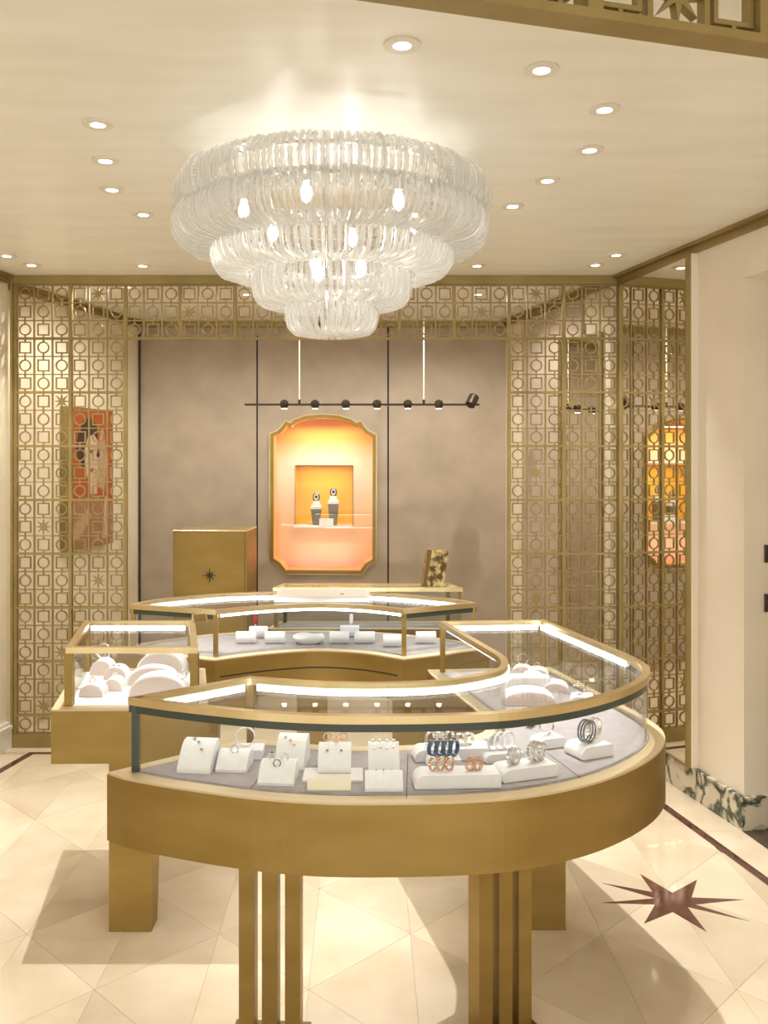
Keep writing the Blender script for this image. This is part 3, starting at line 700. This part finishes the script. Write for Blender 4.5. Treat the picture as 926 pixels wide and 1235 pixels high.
def jewel(kind, t, u, v, R, label, mats=('silver',), rz=0, lean=0, dz=None, cat=None, group=None):
    p = surf(t, u, v) if t else Vector(u)
    nm = {'ring':'finger_ring','bangle':'bangle','beads':'bracelet','watch':'wrist_watch','stud':'earring','drop':'drop_earring','hoop':'hoop_earring','pendant':'pendant','cuff':'cuff_bracelet'}[kind]
    if kind in ('ring','hoop'): r = R*.2
    else: r = R*.13
    lift = {'ring':R*.75,'hoop':R*1.15,'bangle':R*1.1,'beads':R*1.12,'watch':R*1.12,'cuff':R*1.1}.get(kind, 0)
    o = thing(nm, label, cat or {'ring':'ring','hoop':'earring','stud':'earring','drop':'earring','pendant':'pendant','watch':'watch'}.get(kind,'bracelet'), p+Vector((0,0,lift if dz is None else dz)), rz, group)
    ML = Matrix.Rotation(lean,4,'X')
    def circ(RR, n=24, y=0): return [ML @ Vector((RR*math.cos(2*PI*k/n), y, RR*math.sin(2*PI*k/n))) for k in range(n)]
    if kind in ('ring','hoop'):
        MB().tube(circ(R), r, 6, True).build('hoop' if kind == 'hoop' else 'band', mats[0], o, True)
        if kind == 'ring': MB().lathe([(R*.12,-R*.1),(R*.38,R*.12),(R*.28,R*.3),(R*.1,R*.34)],8,(0,0,R*1.05),ML).build('stone', mats[-1], o)
    elif kind == 'bangle':
        MB().ring([(.94*R*math.cos(2*PI*k/28),.94*R*math.sin(2*PI*k/28)) for k in range(28)], [(1.06*R*math.cos(2*PI*k/28),1.06*R*math.sin(2*PI*k/28)) for k in range(28)], -R*.16, R*.16, ML @ RX).build('band', mats[0], o, True)
    elif kind == 'cuff':
        for y in (-R*.3, 0, R*.3): MB().tube(circ(R, 24, y), R*.10, 6, True).build('coil', mats[0], o, True)
    elif kind == 'beads':
        b = MB()
        for k in range(16):
            a = 2*PI*k/16; M = ML @ Matrix.Rotation(-a,4,'Y') @ Matrix.Translation((R,0,0))
            b.cbox(-R*.09,R*.09,-R*.26,R*.26,-R*.15,R*.15,R*.04,M)
        b.build('links', mats[0], o)
        b = MB()
        for k in range(8):
            a = 2*PI*k/8+.2; M = ML @ Matrix.Rotation(-a,4,'Y') @ Matrix.Translation((R*1.12,0,0)); b.lathe([(R*.09,-.0006),(R*.05,R*.05)],6,(0,0,0),M @ Matrix.Rotation(PI/2,4,'Y'))
        b.build('stones', mats[-1], o)
    elif kind == 'watch':
        MB().ring([(.93*R*math.cos(2*PI*k/24),.93*R*math.sin(2*PI*k/24)) for k in range(24)], [(1.05*R*math.cos(2*PI*k/24),1.05*R*math.sin(2*PI*k/24)) for k in range(24)], -R*.28, R*.28, ML @ RX).build('strap', mats[0], o, True)
        M = ML @ Matrix.Translation((0,0,0)) @ Matrix.Rotation(math.radians(55),4,'X') @ Matrix.Translation((0,0,R*1.02))
        MD = Matrix.Rotation(math.radians(0),4,'X')
        MB().lathe([(R*.42,-R*.08),(R*.46,R*.05),(R*.40,R*.14)],20,(0,0,R*1.02)).build('watch_case', mats[1], o, True)
        MB().lathe([(R*.34,0),(R*.34,R*.02)],20,(0,0,R*1.155)).build('dial', mats[-1], o)
    elif kind == 'stud':
        MB().lathe([(R*.3,0),(R,R*.6),(R*.7,R*1.1),(R*.2,R*1.2)],10).build('stone', mats[0], o, True); MB().lathe([(R*.15,-R*.8),(R*.15,R*.1)],6).build('pin', 'silver', o)
    elif kind == 'drop':
        MB().lathe([(R*.25,0),(R*.5,R*.6),(R*.25,R*1.0)],8).build('hook', 'silver', o, True)
        b = MB()
        sl_ = Vector((0,-.8,-.6)).normalized()
        for k in range(5):
            c = sl_*(R*(1.1*k+.8)); b.lathe([(R*.25,-R*.2),(R*.55,R*.25),(R*.2,R*.6)],8,(0,c.y,c.z+R*.35))
        b.build('drops', mats[0], o, True)
    elif kind == 'pendant':
        MB().tube(circ(R,16), R*.16, 5, True).build('bail', mats[0], o, True); MB().prism([(0,-R*1.1),(R*.9,0),(0,R*1.0),(-R*.9,0)], -R*.15, R*.15, Matrix.Translation((0,-R*.2,0)) @ RX).build('charm', mats[-1], o)
    return o
# front case
a = pad('slope',213,254,932,.115,.072,-.12,'sloped_pad','tall sloped white earring pad at the angled end of the curved case')
for k, (u, v) in enumerate(((-.35,.60),(0,.48),(.28,.32))): jewel('stud',a,u,v,.0055,['small silver stud highest on the tall end pad','small silver stud in the middle of the tall end pad','rose gold stud lowest on the tall end pad'][k],(['silver','silver','rose_gold'][k],))
a2 = pad('slope',259,297,932,.09,.045,-.1,'sloped_pad','low sloped white pad holding a single silver ring')
jewel('ring',a2,0,.5,.0105,'single silver ring on the low sloped white pad',('silver','silver'))
a3 = pad('block',276,316,917,.07,.028,0,'block_pad','white block pad carrying a ring-shaped bracelet stand')
jewel('bangle',a3,-.1,.5,.027,'white ceramic bangle standing on the small block pad',('white_ceramic',),0,0)
a4 = pad('slope',310,354,948,.095,.048,-.08,'sloped_pad','sloped white pad with three silver rings near the front glass')
for k, (u, v) in enumerate(((-.45,.72),(.30,.66),(-.05,.40))): jewel('ring',a4,u,v,.0095,['silver ring with a dark stone beside two plain rings','plain silver ring beside the dark stone ring','steel ring lowest on the three ring pad'][k],[('silver','black_enamel'),('silver','silver'),('steel_dark','silver')][k])
a5 = pad('slope',330,366,929,.12,.075,-.1,'sloped_pad','tall ridged sloped pad behind the three ring pad')
for k, (u, v) in enumerate(((-.5,.52),(-.1,.42),(.2,.33))): jewel('stud',a5,u,v,.0052,['silver stud high on the ridged pad','rose gold stud midway down the ridged pad','rose gold stud low on the ridged pad'][k],(['silver','rose_gold','rose_gold'][k],))
a6 = pad('plate',364,438,944,.10,.007,0,'flat_tray','flat pale grey tray under the rose gold pendant pad','deck_white')
a7 = pad('slope',383,423,936,.10,.06,0,'sloped_pad','sloped white pad with two upright hoops and a pendant'); a7.location.z += .0085
for k, u in enumerate((-.5,.5)): jewel('hoop',a7,u,.86,.0105,'rose gold hoop earring standing on the pendant pad',('rose_gold',),0,0,.0125,None,'pair of rose gold hoops')
jewel('pendant',a7,.1,.62,.009,'rose gold fan pendant between the two upright hoops',('rose_gold','rose_gold'),0,0,.012)
for k, u in enumerate((-.45,.4)): jewel('stud',a7,u,.36,.0045,'tiny steel stud below the rose gold pendant',('steel_dark',),0,0,None,None,'tiny studs under the pendant')
a8 = pad('slope',370,423,954,.055,.022,0,'sloped_pad','low cream wedge in front of the pendant pad','cream_card')
a9 = pad('slope',440,486,955,.06,.04,0,'sloped_pad','low white pad with three drop earrings by the front glass')
for k, u in enumerate((-.4,.0,.38)): jewel('drop',a9,u,.80,.0035,['red drop earring on the low front pad','black drop earring on the low front pad','pale silver drop earring on the low front pad'][k],(['gem_red','black_enamel','silver'][k],))
a10 = pad('slope',444,482,940,.10,.078,0,'sloped_pad','tall white earring pad behind the three drop earrings')
for k in range(4): jewel('stud',a10,-.7+.46*k,.80,.005,'small silver stud along the top of the tall earring pad',('silver',),0,0,None,None,'studs topping the tall earring pad')
for k in range(4): jewel('stud',a10,-.6+.4*k,.42+.03*(k%2),.0042,'tiny silver stud on the slope of the tall earring pad',('silver',),0,0,None,None,'studs on the slope of the tall earring pad')
b1 = pad('block',498,604,953,.075,.036,.05,'block_pad','long white block pad with gold bracelets by the front glass')
for k, (u, v) in enumerate(((-.52,.5),(-.34,.5),(-.14,.5))): jewel('beads',b1,u,v,.0165,'rose gold link bracelet in a row of three on the long block pad',('rose_gold','silver'),.85,0,None,None,'rose gold trio of bracelets')
for k, u in enumerate((.34,.52)): jewel('cuff',b1,u,.5,.0165,'slim rose gold cuff of a pair on the long block pad',('rose_gold',),.8,0,None,None,'pair of slim rose gold cuffs')
b2 = pad('block',516,557,930,.07,.03,.05,'block_pad','white block pad stacked with blue strapped watches')
for k in range(4): jewel('watch',b2,-.62+.42*k,.5,.021,'blue strapped watch in a row on the white block pad',('blue_band','silver','black_enamel'),.95,0,None,None,'row of blue strapped watches')
b3 = pad('block',500,596,921,.07,.034,.12,'block_pad','long white block pad behind the blue watches'); b3.location.y += .02
for k in range(3): jewel('beads',b3,-.55+.25*k,.5,.02,'silver link bracelet standing behind the blue watches',('silver','silver'),.85,0,None,None,'silver bracelets behind the blue watches')
for k in range(2): jewel('cuff',b3,.25+.22*k,.5,.017,'slim silver cuff standing on the long rear block pad',('silver',),.8,0,None,None,'slim cuffs on the rear block')
b4 = pad('block',584,634,920,.07,.026,.2,'block_pad','white block pad under the white ceramic bangles')
for k in range(3): jewel('bangle',b4,-.35+.35*k,.5,.024,'white ceramic bangle in a row of three on a block pad',('white_ceramic',),.6,0,None,None,'row of three white bangles')
b5 = pad('block',602,678,941,.075,.034,.34,'block_pad','long white block pad turned askew with silver bracelets')
jewel('beads',b5,-.45,.5,.0215,'smaller silver link bracelet on the askew block pad',('silver','silver'),1.0); jewel('cuff',b5,-.28,.55,.020,'slim silver cuff next to the smaller link bracelet',('silver',),1.0)
jewel('beads',b5,.38,.5,.026,'larger silver link bracelet on the askew block pad',('silver','silver'),.7); jewel('cuff',b5,.56,.55,.024,'wide silver coil cuff at the end of the askew block pad',('silver',),.7)
b6 = pad('block',697,744,915,.085,.036,.42,'block_pad','white block pad with steel bangles at the rounded corner of the case')
jewel('cuff',b6,-.15,.45,.031,'large steel coil cuff at the rounded corner of the case',('steel_dark',),.75); jewel('bangle',b6,.5,.6,.031,'plain silver bangle behind the large steel cuff',('silver',),.75)
b7 = pad('block',648,684,903,.06,.03,.35,'block_pad','small white block pad with one silver bangle behind the askew block')
jewel('bangle',b7,0,.5,.026,'single silver bangle on the small block behind the askew pad',('silver',),.5)
for (xa,ya),(xb,yb) in (((302,951),(345,897)),((490,962),(492,908)),((700,938),(640,893))):
    pa, pb_ = pd(xa,ya), pd(xb,yb); dv = (pb_-pa).xy.normalized(); nv = V2(-dv.y,dv.x)*.0011
    q4 = [pa.xy-nv, pa.xy+nv, pb_.xy+nv, pb_.xy-nv]; q4 = [V2(v.x,v.y) for v in q4]
    MB().prism(q4, DECK+.0008, DECK+.0013).build('deck_seam', 'groove', cF)
# side arm of the curved case
r1 = pad('arch',606,672,852,.10,.05,-.05,'arched_pad','wide arched bracelet pad with blush face in the side arm')
jewel('cuff',None,pd(640,876)+Vector((0,0,.0)),0,.022,'dark steel cuff lying before the wide arched pad',('steel_dark',),.9)
r2 = pad('block',610,664,834,.07,.05,-.06,'block_pad','flat white block pad behind the wide arched pad')
r3 = pad('arch',654,686,836,.08,.035,-.2,'arched_pad','plain small arched pad between the wide arch and the bangle stand')
r4 = pad('block',688,716,851,.08,.028,-.2,'block_pad','small white block pad with an upright silver bangle in the side arm')
jewel('bangle',r4,-.2,.5,.022,'silver bangle standing upright in the side arm of the case',('silver',),.2)
r5 = pad('arch',628,656,824,.07,.035,-.2,'arched_pad','small arched pad in the middle of the side arm')
r6 = pad('arch',640,668,818,.07,.035,-.2,'arched_pad','small arched pad wearing a gold ring in the side arm')
jewel('ring',r6,0,.5,.011,'gold ring on top of the small arched pad',('yellow_gold','silver'))
r7 = pad('arch',616,641,812,.06,.033,-.2,'arched_pad','small arched pad with a silver bangle at the far end of the side arm')
jewel('bangle',r7,0,.5,.022,'silver bangle standing at the far end of the side arm',('silver',),.2)
# small case
s1_ = pad('arch',94,124,841,.08,.045,0,'arched_pad','low arched pad with gold ring near the front of the small case')
jewel('ring',s1_,-.1,.5,.010,'gold ring on the low arched pad of the small case',('yellow_gold','yellow_gold'))
s2_ = pad('arch',123,147,834,.07,.045,0,'arched_pad','second low arched pad beside the gold ring pad')
jewel('ring',s2_,0,.5,.009,'silver ring on the second low arched pad',('silver','silver'))
s3_ = pad('arch',124,152,820,.07,.05,0,'arched_pad','middle arched pad wearing two studs in the small case')
for k, u in enumerate((-.2,.25)): jewel('stud',s3_,u,.3,.005,'rose gold stud on the middle arched pad',('rose_gold',),0,0,None,None,'studs on the middle arched pad')
s4_ = pad('arch',110,138,814,.07,.06,0,'arched_pad','taller arched pad under an upright white bangle in the small case')
jewel('bangle',s4_,0,.5,.028,'white bangle standing on the taller arched pad of the small case',('white_ceramic',))
s5_ = pad('arch',154,224,841,.10,.075,0,'arched_pad','large arched bracelet pad nearest the front pane of the small case')
s6_ = pad('arch',152,214,827,.06,.07,0,'arched_pad','large arched bracelet pad in the middle of the small case')
s7_ = pad('arch',166,226,817,.09,.10,0,'arched_pad','largest arched bracelet pad at the back of the small case')
sp_ = jewel('beads',s5_,.78,.5,.016,'jewelled clasp bracelet hanging over the large front arch',('silver','black_enamel'),0)
sl_p = pd(105,829); tag(MB().cbox(-.012,.012,-.04,.04,0,.008,.003,Matrix.Translation(sl_p) @ Matrix.Rotation(-.9,4,'Z')).build('leather_strap', 'blush_leather'), 'short brown leather strap lying among the arched pads', 'strap')
# concave case
for k, (xl, xr, yb, lab) in enumerate(((284,308,777,'white rolled cushion nearest the brass corner post, front row'),(300,322,770,'white rolled cushion behind the corner post cushion'),(319,343,777,'white rolled cushion between the wavy dish and the corner post, front row'),(397,421,777,'white rolled cushion just past the wavy dish, front row'),(410,433,769,'white rolled cushion behind the one past the wavy dish'),(427,452,777,'white rolled cushion farthest past the wavy dish, front row'),(462,484,781,'white rolled cushion behind the outer corner post of the concave case'),(502,526,777,'white rolled cushion in the short wing of the concave case'))):
    t_ = pad('roll',xl,xr,yb,.055,.055,0,'rolled_cushion',lab)
    if k in (0,3,5): jewel('beads',t_,0,.5,.021,['silver bracelet around the cushion by the corner post','','','silver bracelet around the cushion past the wavy dish','','silver bracelet around the farthest front cushion'][k],('silver','silver'),PI/2,0,-.028)
pad('dish',346,396,779,.12,.04,0,'wavy_dish','wavy white square dish between the rolled cushions')
for x, y, mt, lab in ((308,766,'gem_red','slim stand with a red ring block inside the concave case'),(423.5,765,'white_leather','slim white ring cone standing inside the concave case')):
    s = thing('ring_stand', lab, 'ring stand', pd(x,y)); MB().lathe([(.014,0),(.014,.004),(.005,.008),(.004,.055)],14).build('stem', 'silver', s, True); MB().lathe([(.008,.055),(.010,.06),(.009,.095),(.005,.10)],14).build('cone', mt, s, True)
# things on the cases
tr = thing('white_tray', 'flat white presentation tray lying on the concave case', 'tray', (PH(389,722,T).x, 4.30, T+.0005))
MB().cbox(-.22,.22,-.11,.17,0,.022,.004).build('tray_body', 'white_leather', tr); MB().cbox(-.20,.20,-.095,.155,.0205,.0235,.001).build('tray_mat', 'deck_white', tr); MB().box(.085,.10,-.03,-.015,.0235,.026).build('clasp', 'steel_dark', tr)
sl = thing('bronze_slab', 'tilted mottled bronze slab standing on the rear glass counter', 'ornament', (P(521,715,4.74).x, 4.72, T+.0005), .1)
MB().add([(-.056,-.03,0),(.052,-.03,0),(.052,.03,0),(-.056,.03,0),(-.026,-.012,.19),(.084,-.012,.185),(.084,.045,.185),(-.026,.045,.19)],[(3,2,1,0),(4,5,6,7),(0,1,5,4),(1,2,6,5),(2,3,7,6),(3,0,4,7)]).build('slab', 'bronze_patch', sl)
MB().add([(-.056,-.0315,.001),(-.036,-.0315,.001),(-.004,-.0135,.189),(-.026,-.0135,.189)],[(0,1,2,3)]).build('bevel', 'brass_dark', sl)
cp = thing('card_holder', 'small tilted brass card holder on the corner of the small case', 'card holder', (-.668,3.69,T+.0005), .5)
MB().add([(-.03,-.012,0),(.03,-.012,0),(.03,.012,0),(-.03,.012,0),(-.03,.006,.03),(.03,.006,.03),(.03,.012,.03),(-.03,.012,.03)],[(3,2,1,0),(4,5,6,7),(0,1,5,4),(1,2,6,5),(2,3,7,6),(3,0,4,7)]).build('wedge', 'brass_bright', cp)
MB().add([(-.026,-.0128,.003),(.026,-.0128,.003),(.026,.0045,.0285),(-.026,.0045,.0285)],[(0,1,2,3)]).build('face_plate', 'brass_dark', cp)

# ------------------------------------------------------------------ alcove things
YC = 5.75
cb = thing('brass_cabinet', 'tall plain brass cabinet with a dark star emblem before the taupe wall', 'cabinet', (P(252,641,YC).x, YC, 0), -.06)
hc = P(252,641,YC).z; hw = 44/F*YC
MB().cbox(-hw,hw,0,.34,.03,hc,.004).build('body', 'brass', cb); MB().box(-hw+.01,hw-.01,.02,.33,.0005,.03).build('plinth', 'brass_dark', cb)
MB().box(hw,hw+.012,-.004,.34,.03,hc).build('side_panel', 'brass', cb); MB().cbox(-hw-.004,hw+.012,-.006,.342,hc,hc+.008,.002).build('top', 'brass_bright', cb)
ez = P(253,694,YC).z
MB().prism([((.048 if t%2 == 0 and t%4 == 0 else (.038 if t%2 == 0 else .011))*math.cos(t*PI/8+PI/2), (.048 if t%4 == 0 else (.038 if t%2 == 0 else .011))*math.sin(t*PI/8+PI/2)) for t in range(16)], 0, .006, Matrix.Translation((.004,0,ez)) @ RX).build('star_emblem', 'track_black', cb)
# hanging spot track
YT = 6.2; zt = P(400,488,YT).z
tr = thing('spot_track', 'thin dark ceiling-hung light track with small round spotlights', 'track light', (0,YT,zt))
def tx(px): return (px-CX)/F*YT
MB().box(tx(295),tx(578),-.009,.009,-.007,.007).build('track', 'track_black', tr)
for px in (361,511):
    MB().tube([(tx(px),0,.007),(tx(px),0,CEIL-zt-.001)], .0055, 8).build('rod', 'rod_white', tr, True); MB().tube([(tx(px),0,.004),(tx(px),0,.034)], .009, 8).build('rod_clamp', 'track_black', tr, True)
for px in (343,380,417,454.6,491.5,529):
    s = MB().lathe([(.012,-.032),(.026,-.02),(.03,0),(.026,.018),(.012,.028)],16,(tx(px),-.012,.004)).build('spotlight', 'track_black', tr, True)
    MB().lathe([(.018,-.031),(.018,-.029)],14,(tx(px),-.012,.001)).build('lens', 'lens', s)
M = Matrix.Translation((tx(568),0,.012)) @ Matrix.Rotation(.5,4,'Y') @ Matrix.Rotation(-.5,4,'X')
s = MB().lathe([(.034,-.02),(.036,.02),(.036,.055),(.03,.062)],18,(0,0,0),M).build('spotlight', 'track_black', tr, True)
# framed print on the splayed alcove wall
def apx(px): t = (px-CX)/F; return (XBL-.25*YB)/(t-.25)
Ya, Yb2 = apx(70)+.02, apx(127)
zt1, zb1 = P(80,490,Ya).z, P(80,664,Ya).z
nrm = Vector((1,-.25)).normalized(); tng = Vector((.25,1)).normalized()
pst = thing('framed_print', 'framed orange portrait print of a dark haired woman, hung behind the lattice', 'picture', (al(Ya),Ya,0), math.atan2(tng.y,tng.x))
Lp = (Yb2-Ya)/tng.y                       # local x along the wall, local -y away from it
MB().box(0,Lp,-.060,-.001,zb1,zt1).build('frame', 'brass_lattice', pst)
def pr_(pts, mat, lay, nm):
    zh = zt1-zb1
    return MB().prism([(u*Lp, zb1+v*zh) for u, v in pts], .0, .0006*lay, Matrix.Translation((0,-.060,0)) @ RX).build(nm, mat, pst)
pr_([(.03,.012),(.985,.012),(.985,.988),(.03,.988)], 'print_orange', 1, 'print_sheet')
pr_([(.03,.012),(.985,.012),(.985,.20),(.80,.30),(.62,.36),(.3,.36),(.03,.33)], 'print_cloth', 2, 'printed_dress')
pr_([(.20,.62),(.16,.72),(.22,.85),(.36,.93),(.52,.92),(.64,.86),(.62,.74),(.42,.72),(.40,.60),(.32,.57)], 'print_hair', 2, 'printed_hair')
pr_([(.36,.54),(.34,.70),(.42,.80),(.56,.81),(.68,.74),(.70,.62),(.62,.50),(.62,.38),(.42,.38),(.44,.48)], 'print_light', 3, 'printed_face')
pr_([(.60,.44),(.66,.74),(.72,.86),(.77,.85),(.80,.78),(.84,.62),(.80,.40)], 'print_skin', 3, 'printed_hand')
pr_([(.46,.555),(.50,.57),(.55,.56),(.52,.54),(.48,.54)], 'print_red', 4, 'printed_lips')
pr_([(.44,.69),(.50,.70),(.54,.69),(.49,.675)], 'print_hair', 4, 'printed_eye'); pr_([(.60,.66),(.65,.72),(.68,.66),(.64,.64)], 'print_hair', 4, 'printed_eye')
pr_([(.10,.05),(.3,.10),(.5,.22),(.42,.28),(.2,.20),(.08,.14)], 'print_skin', 3, 'printed_arm')
pr_([(.74,.05),(.80,.36),(.90,.34),(.88,.05)], 'print_light', 3, 'printed_sleeve')
for o in list(bpy.data.objects):
    for kk in ('h','d','w','k'):
        if kk in o.keys(): del o[kk]
